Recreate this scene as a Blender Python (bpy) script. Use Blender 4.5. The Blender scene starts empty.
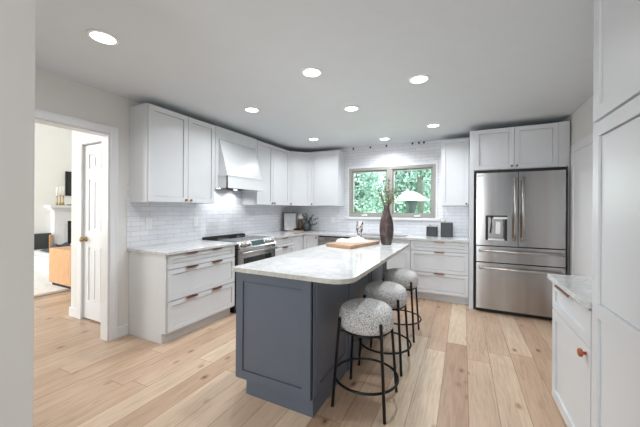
import bpy, bmesh, math, random
from mathutils import Vector, Matrix, Euler
random.seed(7)
sc = bpy.context.scene
C = sc.collection
PI = math.pi

# ------------------------------------------------------------------ camera, world, lights, exposure
CAM = (3.203, -5.173, 1.341)
cd = bpy.data.cameras.new('camera'); cam = bpy.data.objects.new('camera', cd); C.objects.link(cam)
cd.sensor_width = 36; cd.lens = 290.4 / 640 * 36; cd.shift_y = -4.14 / 640
cd.clip_start = 0.02; cd.clip_end = 200
cam.matrix_world = Matrix.Translation(CAM) @ Matrix.Rotation(0.459, 4, 'Z') @ Matrix.Rotation(PI / 2, 4, 'X') @ Matrix.Rotation(0.006, 4, 'Z')
sc.camera = cam

w = bpy.data.worlds.new('daylight'); sc.world = w; w.use_nodes = True
bgn = w.node_tree.nodes['Background']
bgn.inputs[0].default_value = (0.86, 0.95, 1.0, 1); bgn.inputs[1].default_value = 4.2

def area(name, loc, rot, sx, sy, power, col=(1, 1, 1), spread=None):
    l = bpy.data.lights.new(name, 'AREA'); l.shape = 'RECTANGLE'; l.size = sx; l.size_y = sy
    l.energy = power; l.color = col
    if spread: l.spread = spread
    o = bpy.data.objects.new(name, l); C.objects.link(o); o.location = loc; o.rotation_euler = rot
    return o
# added fill light in the unseen room behind the camera
area('rear_fill_light', (2.85, -7.9, 1.45), (PI / 2, 0, 0), 1.5, 1.9, 42, (0.93, 0.97, 1.0))
# daylight entering the kitchen window over the sink
area('sink_window_daylight', (2.02, 0.22, 1.66), (-PI / 2, 0, 0), 1.35, 0.8, 8, (0.93, 0.98, 1.0))
# added fill light for the living room, no window modelled there
area('living_fill_light', (-4.2, -6.3, 2.2), (PI / 2, 0, 0), 2.4, 3.2, 200, (0.97, 0.99, 1.0))
LAMP_POWER = 9.6
LAMP_COL = (0.93, 0.97, 1.0)

sc.view_settings.view_transform = 'Standard'
sc.view_settings.look = 'None'
sc.view_settings.gamma = 1.0
sc.view_settings.use_curve_mapping = False
sc.view_settings.exposure = 0.03
try:
    sc.cycles.max_bounces = 8; sc.cycles.diffuse_bounces = 5; sc.cycles.sample_clamp_indirect = 6
    sc.cycles.use_denoising = True
except Exception:
    pass

# ------------------------------------------------------------------ materials
def srgb(r, g, b):
    f = lambda v: (v / 255 / 12.92) if v / 255 <= 0.04045 else ((v / 255 + 0.055) / 1.055) ** 2.4
    return (f(r), f(g), f(b), 1)

class NT:
    def __init__(s, name):
        m = bpy.data.materials.new(name); m.use_nodes = True
        s.m = m; s.t = m.node_tree; s.n = s.t.nodes; s.b = s.n['Principled BSDF']
    def new(s, t, **kw):
        n = s.n.new(t)
        for k, v in kw.items():
            if k.startswith('_'): setattr(n, k[1:], v)
            else: n.inputs[k].default_value = v
        return n
    def link(s, a, b): s.t.links.new(a, b)
    def math(s, op, a, b=0.0, c=None):
        n = s.n.new('ShaderNodeMath'); n.operation = op
        for i, v in enumerate((a, b) if c is None else (a, b, c)):
            if hasattr(v, 'links'): s.link(v, n.inputs[i])
            else: n.inputs[i].default_value = v
        return n.outputs[0]
    def ramp(s, fac, stops):
        n = s.n.new('ShaderNodeValToRGB'); e = n.color_ramp.elements
        while len(e) < len(stops): e.new(0.5)
        for i, (p, c) in enumerate(stops): e[i].position = p; e[i].color = c
        s.link(fac, n.inputs[0]); return n.outputs[0]
    def mix(s, fac, a, b, mode='MIX'):
        n = s.n.new('ShaderNodeMix'); n.data_type = 'RGBA'; n.blend_type = mode
        for sock, v in ((n.inputs[0], fac), (n.inputs[6], a), (n.inputs[7], b)):
            if hasattr(v, 'links'): s.link(v, sock)
            else: sock.default_value = v
        return n.outputs[2]
    def coord(s, kind='Object'):
        return s.n.new('ShaderNodeTexCoord').outputs[kind]
    def mapping(s, v, scale=(1, 1, 1), rot=(0, 0, 0)):
        n = s.n.new('ShaderNodeMapping'); n.inputs['Scale'].default_value = scale; n.inputs['Rotation'].default_value = rot
        s.link(v, n.inputs[0]); return n.outputs[0]
    def noise(s, v, scale, detail=4, rough=0.55, dist=0):
        n = s.n.new('ShaderNodeTexNoise'); n.inputs['Scale'].default_value = scale; n.inputs['Detail'].default_value = detail
        n.inputs['Roughness'].default_value = rough; n.inputs['Distortion'].default_value = dist
        s.link(v, n.inputs['Vector']); return n.outputs[0]
    def bump(s, h, strength=0.2, dist=0.01):
        n = s.n.new('ShaderNodeBump'); n.inputs['Strength'].default_value = strength; n.inputs['Distance'].default_value = dist
        s.link(h, n.inputs['Height']); s.link(n.outputs[0], s.b.inputs['Normal'])

def mat(name, col, rough=0.5, metal=0.0, var=0.04, vscale=6.0, bump=0.0, bscale=80.0, spec=None, coat=0):
    t = NT(name); co = t.coord()
    f = t.noise(co, vscale, 3)
    a = tuple(c * (1 - var) for c in col[:3]) + (1,); b = tuple(min(1, c * (1 + var)) for c in col[:3]) + (1,)
    t.link(t.ramp(f, [(0.3, a), (0.7, b)]), t.b.inputs['Base Color'])
    t.b.inputs['Roughness'].default_value = rough; t.b.inputs['Metallic'].default_value = metal
    if spec is not None: t.b.inputs['Specular IOR Level'].default_value = spec
    if coat: t.b.inputs['Coat Weight'].default_value = coat
    if bump: t.bump(t.noise(co, bscale, 2), bump, 0.002)
    return t.m

M = {}
M['cab'] = mat('white cabinet paint', srgb(216, 218, 221), 0.32, var=0.01)
M['cabkick'] = mat('white toe kick paint', srgb(212, 213, 214), 0.4, var=0.01)
M['island'] = mat('slate blue cabinet paint', srgb(92, 99, 111), 0.36, var=0.02)
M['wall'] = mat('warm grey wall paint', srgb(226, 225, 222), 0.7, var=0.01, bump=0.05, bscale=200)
M['hallwall'] = mat('dimmed greige wall paint', srgb(156, 149, 146), 0.7, var=0.01, bump=0.05, bscale=200)  # base colour darkened to imitate weaker light on the wall end
M['ceil'] = mat('flat white ceiling paint', srgb(216, 221, 225), 0.85, var=0.01, bump=0.05, bscale=300)
M['trim'] = mat('white trim paint', srgb(232, 233, 235), 0.35, var=0.01)
M['livwall'] = mat('cream living room wall paint', srgb(240, 240, 235), 0.7, var=0.01)
M['copper'] = mat('brushed copper', srgb(160, 108, 86), 0.35, 1.0, var=0.05)
M['leather'] = mat('tan leather pull', srgb(166, 88, 54), 0.45, 0.3, var=0.08)
M['brass'] = mat('aged brass', srgb(176, 150, 96), 0.3, 1.0)
M['black'] = mat('black powder coated steel', srgb(22, 22, 24), 0.4, 0.3, var=0.05)
M['darkgap'] = mat('black plastic', srgb(14, 14, 15), 0.5)
M['blackglass'] = mat('black ceramic glass', srgb(30, 32, 34), 0.06, spec=0.6)
M['taupe'] = mat('taupe window frame', srgb(160, 158, 152), 0.45, var=0.02)
M['whiteplastic'] = mat('white plastic', srgb(238, 238, 238), 0.35, var=0.01)
M['canister'] = mat('charcoal canister', srgb(44, 46, 48), 0.35, var=0.1, bump=0.2, bscale=60)
M['candle'] = mat('white wax', srgb(245, 244, 238), 0.6, var=0.01)
M['bluetape'] = mat('blue plastic spacer', srgb(38, 42, 96), 0.5)
M['towel'] = mat('white linen', srgb(196, 196, 198), 0.9, var=0.03, bump=0.5, bscale=220)
M['darkfab'] = mat('charcoal knit', srgb(70, 74, 78), 0.95, var=0.15, vscale=30)
M['sofa'] = mat('pale grey upholstery', srgb(214, 217, 218), 0.95, var=0.03, vscale=30)
M['rug'] = mat('pale wool rug', srgb(222, 220, 216), 1.0, var=0.08, vscale=14, bump=0.6, bscale=120)
M['rugedge'] = mat('taupe rug border', srgb(172, 164, 154), 1.0, var=0.06, vscale=30)
M['screen'] = mat('black framed panel', srgb(26, 32, 30), 0.25)
M['browntwig'] = mat('dry stem', srgb(96, 84, 60), 0.8, var=0.1)
M['grass'] = mat('lawn', srgb(120, 170, 110), 1, var=0.25, vscale=2.5)
M['bark'] = mat('grey bark', srgb(110, 112, 104), 0.9, var=0.25, vscale=9, bump=0.5, bscale=30)
M['hopper'] = mat('grey metal hopper', srgb(84, 90, 92), 0.6, var=0.08)
M['roofwhite'] = mat('white painted roof', srgb(248, 248, 246), 0.5, var=0.01)
M['sinksteel'] = mat('brushed sink steel', srgb(150, 152, 154), 0.35, 0.9, var=0.04)
M['ceramic'] = mat('brown and cream ceramic', srgb(120, 98, 78), 0.4, var=0.3, vscale=30)
M['pot'] = mat('dark galvanised pot', srgb(84, 90, 90), 0.35, 0.6, var=0.2, vscale=12)

def leafmat(name, c1, c2, transl=0.35):
    t = NT(name); co = t.coord()
    f = t.noise(co, 1.6, 5, 0.7)
    g = t.new('ShaderNodeNewGeometry')
    fac = t.math('ADD', t.math('MULTIPLY', f, 0.75), t.math('MULTIPLY', g.outputs['Random Per Island'], 0.35))
    col = t.ramp(fac, [(0.35, c1), (0.72, c2)])
    t.link(col, t.b.inputs['Base Color']); t.b.inputs['Roughness'].default_value = 0.6
    tr = t.new('ShaderNodeBsdfTranslucent'); t.link(col, tr.inputs[0])
    mx = t.new('ShaderNodeMixShader'); mx.inputs[0].default_value = transl
    t.link(t.b.outputs[0], mx.inputs[1]); t.link(tr.outputs[0], mx.inputs[2])
    t.link(mx.outputs[0], t.n['Material Output'].inputs[0])
    return t.m
M['leafA'] = leafmat('mint green leaves', srgb(88, 130, 114), srgb(220, 236, 228))
M['leafB'] = leafmat('mid green leaves', srgb(66, 112, 94), srgb(190, 220, 206))
M['leafC'] = leafmat('pale green leaves', srgb(150, 186, 166), srgb(228, 240, 232))
M['euc'] = leafmat('eucalyptus leaves', srgb(56, 72, 68), srgb(100, 118, 108), 0.1)
M['olive'] = leafmat('olive dried leaves', srgb(78, 90, 62), srgb(150, 158, 112), 0.2)

def floor_mat():
    t = NT('light oak planks'); co = t.coord()
    sp = t.new('ShaderNodeSeparateXYZ'); t.link(co, sp.inputs[0])
    x, y = sp.outputs[0], sp.outputs[1]
    W, L = 0.18, 1.9
    xr = t.math('DIVIDE', x, W); row = t.math('FLOOR', xr); fx = t.math('FRACT', xr)
    wn = t.new('ShaderNodeTexWhiteNoise', _noise_dimensions='1D'); t.link(row, wn.inputs['W'])
    yr = t.math('ADD', t.math('DIVIDE', y, L), t.math('MULTIPLY', wn.outputs[0], 7.3)); col = t.math('FLOOR', yr); fy = t.math('FRACT', yr)
    cb = t.new('ShaderNodeCombineXYZ'); t.link(row, cb.inputs[0]); t.link(col, cb.inputs[1])
    w2 = t.new('ShaderNodeTexWhiteNoise', _noise_dimensions='2D'); t.link(cb.outputs[0], w2.inputs['Vector'])
    base = t.ramp(w2.outputs[0], [(0.0, srgb(172, 143, 119)), (0.2, srgb(189, 160, 136)), (0.5, srgb(198, 171, 148)), (0.85, srgb(206, 182, 159)), (1.0, srgb(222, 202, 178))])
    # grain
    off = t.new('ShaderNodeVectorMath', _operation='ADD'); t.link(co, off.inputs[0])
    sc3 = t.new('ShaderNodeVectorMath', _operation='SCALE'); t.link(w2.outputs[1], sc3.inputs[0]); sc3.inputs['Scale'].default_value = 9.0
    t.link(sc3.outputs[0], off.inputs[1])
    g1 = t.noise(t.mapping(off.outputs[0], (22, 1.6, 1)), 1.6, 6, 0.62, 1.4)
    g2 = t.noise(t.mapping(off.outputs[0], (90, 3.0, 1)), 1.5, 3, 0.6)
    blotch = t.noise(t.mapping(off.outputs[0], (4, 1.1, 1)), 1.3, 3)
    g = t.ramp(g1, [(0.3, (0.70, 0.64, 0.58, 1)), (0.5, (0.95, 0.94, 0.92, 1)), (0.75, (1.06, 1.05, 1.04, 1))])
    c = t.mix(0.75, base, g, 'MULTIPLY')
    c = t.mix(0.5, c, t.ramp(g2, [(0.35, (0.86, 0.83, 0.8, 1)), (0.65, (1.06, 1.06, 1.06, 1))]), 'MULTIPLY')
    c = t.mix(0.55, c, t.ramp(blotch, [(0.3, (0.82, 0.78, 0.76, 1)), (0.7, (1.08, 1.08, 1.08, 1))]), 'MULTIPLY')
    # knots
    v = t.new('ShaderNodeTexVoronoi'); v.inputs['Scale'].default_value = 1.0
    nz = t.new('ShaderNodeTexNoise'); nz.inputs['Scale'].default_value = 6
    t.link(off.outputs[0], nz.inputs['Vector'])
    t.link(t.mapping(off.outputs[0], (7.5, 4.2, 1)), v.inputs['Vector'])
    d = t.math('ADD', v.outputs['Distance'], t.math('MULTIPLY', nz.outputs[0], 0.05))
    kz = t.math('GREATER_THAN', t.math('FRACT', t.math('MULTIPLY', v.outputs['Color'], 7.7)), 0.62)
    halo = t.ramp(d, [(0.065, (0.16, 0.10, 0.08, 1)), (0.10, (0.58, 0.46, 0.40, 1)), (0.24, (1, 1, 1, 1))])
    c = t.mix(kz, c, t.mix(1.0, c, halo, 'MULTIPLY'))
    # seams
    ex = t.math('MINIMUM', fx, t.math('SUBTRACT', 1.0, fx)); ey = t.math('MULTIPLY', t.math('MINIMUM', fy, t.math('SUBTRACT', 1.0, fy)), L / W)
    e = t.math('MINIMUM', ex, ey)
    seam = t.ramp(e, [(0.008, (0.50, 0.42, 0.36, 1)), (0.018, (1, 1, 1, 1))])
    c = t.mix(0.8, c, seam, 'MULTIPLY')
    t.link(c, t.b.inputs['Base Color'])
    t.link(t.ramp(g1, [(0.3, (0.42,) * 3 + (1,)), (0.7, (0.33,) * 3 + (1,))]), t.b.inputs['Roughness'])
    t.bump(t.math('ADD', t.math('MULTIPLY', t.math('MINIMUM', e, 0.03), 20.0), t.math('MULTIPLY', g1, 0.3)), 0.15, 0.004)
    return t.m
M['floor'] = floor_mat()

def tile_mat(name, ax):
    # white glazed subway tile; ax = the horizontal axis index of the wall
    t = NT(name); co = t.coord()
    sp = t.new('ShaderNodeSeparateXYZ'); t.link(co, sp.inputs[0])
    cb = t.new('ShaderNodeCombineXYZ'); t.link(sp.outputs[ax], cb.inputs[0]); t.link(sp.outputs[2], cb.inputs[1])
    b = t.new('ShaderNodeTexBrick'); t.link(cb.outputs[0], b.inputs['Vector'])
    b.inputs['Scale'].default_value = 1.0; b.inputs['Brick Width'].default_value = 0.205; b.inputs['Row Height'].default_value = 0.0545
    b.inputs['Mortar Size'].default_value = 0.0017; b.inputs['Mortar Smooth'].default_value = 0.3; b.inputs['Bias'].default_value = 0
    b.inputs['Color1'].default_value = srgb(232, 233, 237); b.inputs['Color2'].default_value = srgb(222, 224, 230)
    b.inputs['Mortar'].default_value = srgb(176, 178, 184)
    t.link(b.outputs[0], t.b.inputs['Base Color']); t.b.inputs['Roughness'].default_value = 0.14
    wob = t.noise(co, 16, 2)
    h = t.math('ADD', t.math('MULTIPLY', b.outputs['Fac'], -0.6), t.math('MULTIPLY', wob, 0.8))
    t.bump(h, 0.35, 0.004)
    return t.m
M['tileY'] = tile_mat('white subway tile left wall', 1)
M['tileX'] = tile_mat('white subway tile back wall', 0)

def stone_mat(name, base, vein, edge=False):
    t = NT(name); co = t.coord()
    n1 = t.noise(co, 3.4, 8, 0.7, 1.2); n2 = t.noise(co, 26, 4, 0.6); n3 = t.noise(co, 6, 6, 0.65, 0.8)
    v = t.math('ABSOLUTE', t.math('SUBTRACT', n1, 0.5))
    c = t.mix(t.ramp(v, [(0.0, (0.35, 0.35, 0.35, 1)), (0.07, (0, 0, 0, 1))]), base, vein)
    c = t.mix(0.55, c, t.ramp(n3, [(0.35, (0.88, 0.88, 0.88, 1)), (0.6, (1.03, 1.03, 1.03, 1))]), 'MULTIPLY')
    c = t.mix(0.5, c, t.ramp(n2, [(0.35, (0.86, 0.86, 0.85, 1)), (0.6, (1.02, 1.02, 1.02, 1))]), 'MULTIPLY')
    t.link(c, t.b.inputs['Base Color']); t.b.inputs['Roughness'].default_value = 0.5 if edge else 0.06
    if edge: t.bump(t.noise(co, 60, 4), 0.8, 0.006)
    return t.m
M['stone'] = stone_mat('veined white quartz', srgb(214, 214, 214), srgb(166, 165, 164))
M['stoneedge'] = stone_mat('rough quartz edge', srgb(200, 198, 190), srgb(150, 148, 142), True)

def steel_mat():
    t = NT('brushed stainless steel'); co = t.coord()
    n = t.noise(t.mapping(co, (2, 2, 160)), 2.0, 2)
    n2 = t.noise(t.mapping(co, (2.6, 2.6, 0.12)), 1.5, 2)
    t.link(t.ramp(n2, [(0.3, srgb(158, 153, 150)), (0.7, srgb(196, 196, 198))]), t.b.inputs['Base Color'])  # broad vertical bands in the base colour imitate brownish and bright reflections
    t.b.inputs['Metallic'].default_value = 1.0
    t.link(t.ramp(n, [(0.3, (0.22,) * 3 + (1,)), (0.7, (0.26,) * 3 + (1,))]), t.b.inputs['Roughness'])
    t.b.inputs['Anisotropic'].default_value = 0.8
    tg = t.new('ShaderNodeTangent', _direction_type='RADIAL', _axis='Z'); t.link(tg.outputs[0], t.b.inputs['Tangent'])
    t.b.inputs['Anisotropic Rotation'].default_value = 0.25
    t.bump(t.noise(t.mapping(co, (2.6, 1, 0.3)), 1.0, 1), 0.15, 0.05)
    return t.m
M['steel'] = steel_mat()
M['chrome'] = mat('polished steel', srgb(196, 192, 188), 0.28, 1.0, var=0.02)

def boucle_mat():
    t = NT('speckled boucle'); co = t.coord()
    v = t.new('ShaderNodeTexVoronoi'); v.inputs['Scale'].default_value = 240; t.link(co, v.inputs['Vector'])
    n = t.noise(co, 110, 3, 0.7)
    f = t.math('ADD', t.math('MULTIPLY', v.outputs['Distance'], 0.7), t.math('MULTIPLY', n, 0.7))
    t.link(t.ramp(f, [(0.60, srgb(238, 237, 235)), (0.76, srgb(202, 201, 200)), (0.90, srgb(92, 92, 94))]), t.b.inputs['Base Color'])
    t.b.inputs['Roughness'].default_value = 1.0
    t.bump(t.math('SUBTRACT', 1.0, f), 0.8, 0.006)
    return t.m
M['boucle'] = boucle_mat()

def wood_mat(name, a, b, scale=(3, 30, 30), rough=0.5):
    t = NT(name); co = t.coord()
    n = t.noise(t.mapping(co, scale), 1.5, 5, 0.6, 1.2)
    t.link(t.ramp(n, [(0.3, a), (0.7, b)]), t.b.inputs['Base Color']); t.b.inputs['Roughness'].default_value = rough
    t.bump(n, 0.15, 0.003)
    return t.m
M['boardtop'] = wood_mat('pale maple board', srgb(150, 116, 90), srgb(190, 158, 128), (30, 3, 30))
M['rattan'] = wood_mat('honey oak', srgb(186, 138, 96), srgb(216, 172, 128), (30, 30, 4))
M['roundwood'] = wood_mat('round wooden board', srgb(176, 140, 112), srgb(206, 176, 150))

def vase_mat():
    t = NT('mottled brown stoneware'); co = t.coord()
    n = t.noise(co, 14, 6, 0.7, 0.6); n2 = t.noise(co, 5, 4, 0.6)
    c = t.ramp(n, [(0.35, srgb(36, 30, 31)), (0.55, srgb(76, 60, 58)), (0.75, srgb(112, 94, 88))])
    c = t.mix(t.ramp(n2, [(0.55, (0, 0, 0, 1)), (0.7, (0.8, 0.8, 0.8, 1))]), c, srgb(104, 108, 106))
    t.link(c, t.b.inputs['Base Color']); t.b.inputs['Roughness'].default_value = 0.38
    t.bump(n, 0.5, 0.006); return t.m
M['vase'] = vase_mat()

def speck_mat():
    t = NT('black and white speckled glaze'); co = t.coord()
    n = t.noise(co, 45, 3, 0.6)
    t.link(t.ramp(n, [(0.46, srgb(40, 34, 38)), (0.54, srgb(214, 208, 210))]), t.b.inputs['Base Color'])
    t.b.inputs['Roughness'].default_value = 0.3; return t.m
M['speck'] = speck_mat()

def glass_mat():
    t = NT('window glass'); nt = t
    tr = nt.new('ShaderNodeBsdfTransparent'); tr.inputs[0].default_value = (0.97, 0.99, 0.98, 1)
    gl = nt.new('ShaderNodeBsdfGlossy'); gl.inputs['Roughness'].default_value = 0.02
    fr = nt.new('ShaderNodeFresnel'); fr.inputs[0].default_value = 1.35
    mx = nt.new('ShaderNodeMixShader'); nt.link(fr.outputs[0], mx.inputs[0]); nt.link(tr.outputs[0], mx.inputs[1]); nt.link(gl.outputs[0], mx.inputs[2])
    nt.link(mx.outputs[0], nt.n['Material Output'].inputs[0]); nt.n.remove(nt.b); return t.m
M['glass'] = glass_mat()

def emit_mat(name, col, st):
    t = NT(name); t.b.inputs['Base Color'].default_value = col
    t.b.inputs['Emission Color'].default_value = col; t.b.inputs['Emission Strength'].default_value = st
    return t.m
M['lamp'] = emit_mat('lit led diffuser', (1, 0.98, 0.95, 1), 6.0)
M['hoodlamp'] = emit_mat('lit hood lamp', (0.95, 0.97, 1, 1), 6.0)
M['display'] = emit_mat('teal lit display', srgb(22, 54, 54), 0.06)

# ------------------------------------------------------------------ builders
def BM(): return bmesh.new()

def box(bm, x0, x1, y0, y1, z0, z1, bev=0.0):
    x0, x1 = min(x0, x1), max(x0, x1); y0, y1 = min(y0, y1), max(y0, y1); z0, z1 = min(z0, z1), max(z0, z1)
    r = bmesh.ops.create_cube(bm, size=1.0)
    vs = r['verts']
    for v in vs:
        v.co = Vector(((x0 + x1) / 2 + v.co.x * (x1 - x0), (y0 + y1) / 2 + v.co.y * (y1 - y0), (z0 + z1) / 2 + v.co.z * (z1 - z0)))
    if bev:
        es = list({e for v in vs for e in v.link_edges})
        bmesh.ops.bevel(bm, geom=es, offset=min(bev, 0.45 * min(x1 - x0, y1 - y0, z1 - z0)), segments=2, affect='EDGES', profile=0.5)
    return bm

def lathe(bm, prof, c=(0, 0, 0), seg=32, mtx=None):
    rings = []
    for r, z in prof:
        if r < 1e-6:
            rings.append([bm.verts.new((0, 0, z))])
        else:
            rings.append([bm.verts.new((r * math.cos(2 * PI * i / seg), r * math.sin(2 * PI * i / seg), z)) for i in range(seg)])
    for a, b in zip(rings, rings[1:]):
        for i in range(seg):
            j = (i + 1) % seg
            if len(a) == 1 and len(b) > 1: f = (a[0], b[j], b[i])
            elif len(b) == 1 and len(a) > 1: f = (a[i], a[j], b[0])
            elif len(a) > 1: f = (a[i], a[j], b[j], b[i])
            else: continue
            bm.faces.new(f).smooth = True
    vs = [v for r in rings for v in r]
    T = Matrix.Translation(c) @ (mtx if mtx else Matrix())
    bmesh.ops.transform(bm, matrix=T, verts=vs)
    bmesh.ops.recalc_face_normals(bm, faces=list({f for v in vs for f in v.link_faces}))
    return bm

def tube(bm, pts, r, seg=10, closed=False):
    pts = [Vector(p) for p in pts]; n = len(pts); rings = []
    rr = r if hasattr(r, '__len__') else [r] * n
    up = Vector((0, 0, 1))
    for i, p in enumerate(pts):
        a = pts[i - 1] if (i > 0 or closed) else p; b = pts[(i + 1) % n] if (i < n - 1 or closed) else p
        d = (b - a).normalized()
        u = d.cross(up)
        if u.length < 1e-3: u = d.cross(Vector((1, 0, 0)))
        u.normalize(); v = d.cross(u)
        rings.append([bm.verts.new(p + (u * math.cos(2 * PI * k / seg) + v * math.sin(2 * PI * k / seg)) * rr[i]) for k in range(seg)])
    m = n if closed else n - 1
    fs = []
    for i in range(m):
        A, B = rings[i], rings[(i + 1) % n]
        for k in range(seg):
            f = bm.faces.new((A[k], A[(k + 1) % seg], B[(k + 1) % seg], B[k])); f.smooth = True; fs.append(f)
    if not closed:
        fs.append(bm.faces.new(list(reversed(rings[0])))); fs.append(bm.faces.new(rings[-1]))
    bmesh.ops.recalc_face_normals(bm, faces=fs)
    return bm

def prism(bm, poly, z0, z1, bev=0):
    lo = [bm.verts.new((x, y, z0)) for x, y in poly]; hi = [bm.verts.new((x, y, z1)) for x, y in poly]
    n = len(poly); fs = [bm.faces.new(list(reversed(lo))), bm.faces.new(hi)]
    for i in range(n):
        j = (i + 1) % n; fs.append(bm.faces.new((lo[i], lo[j], hi[j], hi[i])))
    bmesh.ops.recalc_face_normals(bm, faces=fs)
    if bev:
        bmesh.ops.bevel(bm, geom=list({e for f in fs for e in f.edges}), offset=bev, segments=2, affect='EDGES')
    return bm

def xf(bm, m):
    bmesh.ops.transform(bm, matrix=m, verts=bm.verts); return bm

def build(name, bm, m, parent=None, smooth=None):
    me = bpy.data.meshes.new(name); bm.to_mesh(me); bm.free()
    me.materials.append(M[m] if isinstance(m, str) else m)
    o = bpy.data.objects.new(name, me); C.objects.link(o)
    if parent: o.parent = parent
    return o

def thing(name, label, cat, loc=(0, 0, 0), rz=0, group=None):
    o = bpy.data.objects.new(name, None); o.empty_display_size = 0.1; C.objects.link(o)
    o.location = loc; o.rotation_euler = (0, 0, rz); o['label'] = label; o['category'] = cat
    if group: o['group'] = group
    return o

def tag(o, label, cat, group=None):
    o['label'] = label; o['category'] = cat
    if group: o['group'] = group
    return o

def struct(name, bm, m, parent=None, label=None):
    o = build(name, bm, m, parent)
    if not parent: o['kind'] = 'structure'
    if label: o['label'] = label
    return o

def dup(root, loc=None, rz=None, label=None, group=None):
    r = root.copy(); C.objects.link(r)
    if loc is not None: r.location = loc
    if rz is not None: r.rotation_euler = (0, 0, rz)
    if label: r['label'] = label
    if group: r['group'] = group
    def rec(a, b):
        for ch in list(a.children):
            c = ch.copy(); C.objects.link(c); c.parent = b; rec(ch, c)
    rec(root, r)
    return r

def shaker(bm, x0, x1, z0, z1, yf, t=0.0205, rail=0.058, rec=0.013, mids=()):
    """five piece front, face at y=yf looking to -y"""
    g = 0.0028; x0 += g; x1 -= g; z0 += g; z1 -= g
    box(bm, x0, x0 + rail, yf, yf + t, z0, z1); box(bm, x1 - rail, x1, yf, yf + t, z0, z1)
    zz = [z0] + [m for m in mids] + [z1]
    box(bm, x0 + rail, x1 - rail, yf, yf + t, z0, z0 + rail); box(bm, x0 + rail, x1 - rail, yf, yf + t, z1 - rail, z1)
    for m in mids: box(bm, x0 + rail, x1 - rail, yf, yf + t, m - rail / 2, m + rail / 2)
    hs = [z0 + rail] + [q for m in mids for q in (m - rail / 2, m + rail / 2)] + [z1 - rail]
    gp = 0.0045
    box(bm, x0 + rail - 0.001, x1 - rail + 0.001, yf + t - 0.002, yf + t, z0 + 0.01, z1 - 0.01)
    for a, b_ in zip(hs[::2], hs[1::2]): box(bm, x0 + rail + gp, x1 - rail - gp, yf + rec * 0.75, yf + t - 0.001, a + gp, b_ - gp)
    return bm

def knob(parent, x, z, yf, r=0.014, m='copper'):
    b = BM(); lathe(b, [(0, 0), (0.007, 0), (0.006, 0.012), (r, 0.016), (r, 0.024), (r * 0.8, 0.027), (0, 0.027)], seg=16)
    xf(b, Matrix.Translation((x, yf, z)) @ Matrix.Rotation(PI / 2, 4, 'X'))
    return build('knob', b, m, parent)

def tabpull(parent, x, z, yf, L=0.14):
    b = BM(); box(b, x - L / 2, x + L / 2, yf - 0.020, yf + 0.004, z - 0.001, z + 0.003, 0.001)
    box(b, x - L / 2, x + L / 2, yf - 0.022, yf - 0.018, z - 0.010, z + 0.003, 0.001)
    return build('edge_pull', b, 'copper', parent)

# ------------------------------------------------------------------ the setting
XR = 4.36; CEIL = 2.502
b = BM(); box(b, -5.8, 5.2, -8.6, 0.12, -0.12, 0.0); struct('floor', b, 'floor', label='light oak plank floor with knots running into the distance')
b = BM(); box(b, -0.12, 5.2, -8.6, 0.12, CEIL, CEIL + 0.12); struct('ceiling', b, 'ceil', label='flat white kitchen ceiling')
# left wall with the cased opening
OY0, OY1, OZ = -4.6, -3.487, 2.09
b = BM()
box(b, -0.12, 0, OY1, 0, 0, CEIL); box(b, -0.12, 0, OY0, OY1, OZ, CEIL); box(b, -0.12, 0, -4.84, OY0, 0, CEIL)
struct('wall_left', b, 'wall')
b = BM(); box(b, 0, 1.9, -4.84, -4.72, 0, CEIL); struct('wall_front', b, 'wall')
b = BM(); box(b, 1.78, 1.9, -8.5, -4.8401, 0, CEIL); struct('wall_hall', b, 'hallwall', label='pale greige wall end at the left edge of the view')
b = BM(); box(b, XR, XR + 0.12, -4.72, 0, 0, CEIL); box(b, XR + 0.12, 5.2, -4.72, -4.6, 0, CEIL); box(b, 5.08, 5.2, -8.5, -4.72, 0, CEIL); struct('wall_right', b, 'wall')
WX0, WX1, WZ0, WZ1 = 1.262, 2.787, 1.209, 2.108
b = BM()
box(b, -0.12, WX0, 0, 0.12, 0, CEIL); box(b, WX1, XR + 0.12, 0, 0.12, 0, CEIL)
box(b, WX0, WX1, 0, 0.12, 0, WZ0); box(b, WX0, WX1, 0, 0.12, WZ1, CEIL)
struct('wall_back', b, 'tileX', label='back wall covered in white glossy subway tile up to the ceiling')
b = BM(); box(b, 1.78, 2.1, -8.6, -8.5, 0, CEIL); box(b, 3.6, 5.2, -8.6, -8.5, 0, CEIL); box(b, 2.1, 3.6, -8.6, -8.5, 0, 0.5); box(b, 2.1, 3.6, -8.6, -8.5, 2.4, CEIL)
struct('wall_rear', b, 'wall')
# tile backsplash on the left wall
b = BM(); box(b, 0.0005, 0.008, -3.32, -0.0005, 0.918, 1.62); struct('trim_1', b, 'tileY', label='white glossy subway tile backsplash on the left wall')
# living room shell
b = BM(); box(b, -5.8, -5.6, -6.4, 0.12, 0, 4.4); struct('wall_living_far', b, 'livwall')
b = BM(); box(b, -5.6, -0.12, 0.0, 0.12, 0, 4.4); struct('wall_living_side', b, 'livwall')
b = BM(); box(b, -5.8, -0.12, -6.5, -6.4, 0, 4.5); struct('wall_living_rear', b, 'livwall')
b = BM(); box(b, -0.14, -0.12, -6.4, 0.12, CEIL, 4.4); struct('wall_living_near', b, 'livwall')
b = BM(); box(b, -5.8, -0.12, -6.4, 0.12, 4.4, 4.5); struct('ceiling_living', b, 'ceil')
b = BM(); box(b, -1.18, -1.06, -3.18, -0.001, 0, 2.5); box(b, -1.18, -0.92, -3.30, -3.18, 0, 2.5); box(b, -0.30, -0.121, -3.30, -3.18, 0, 2.5); box(b, -0.92, -0.30, -3.30, -3.18, 2.10, 2.5)
struct('wall_closet', b, 'wall')
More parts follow.
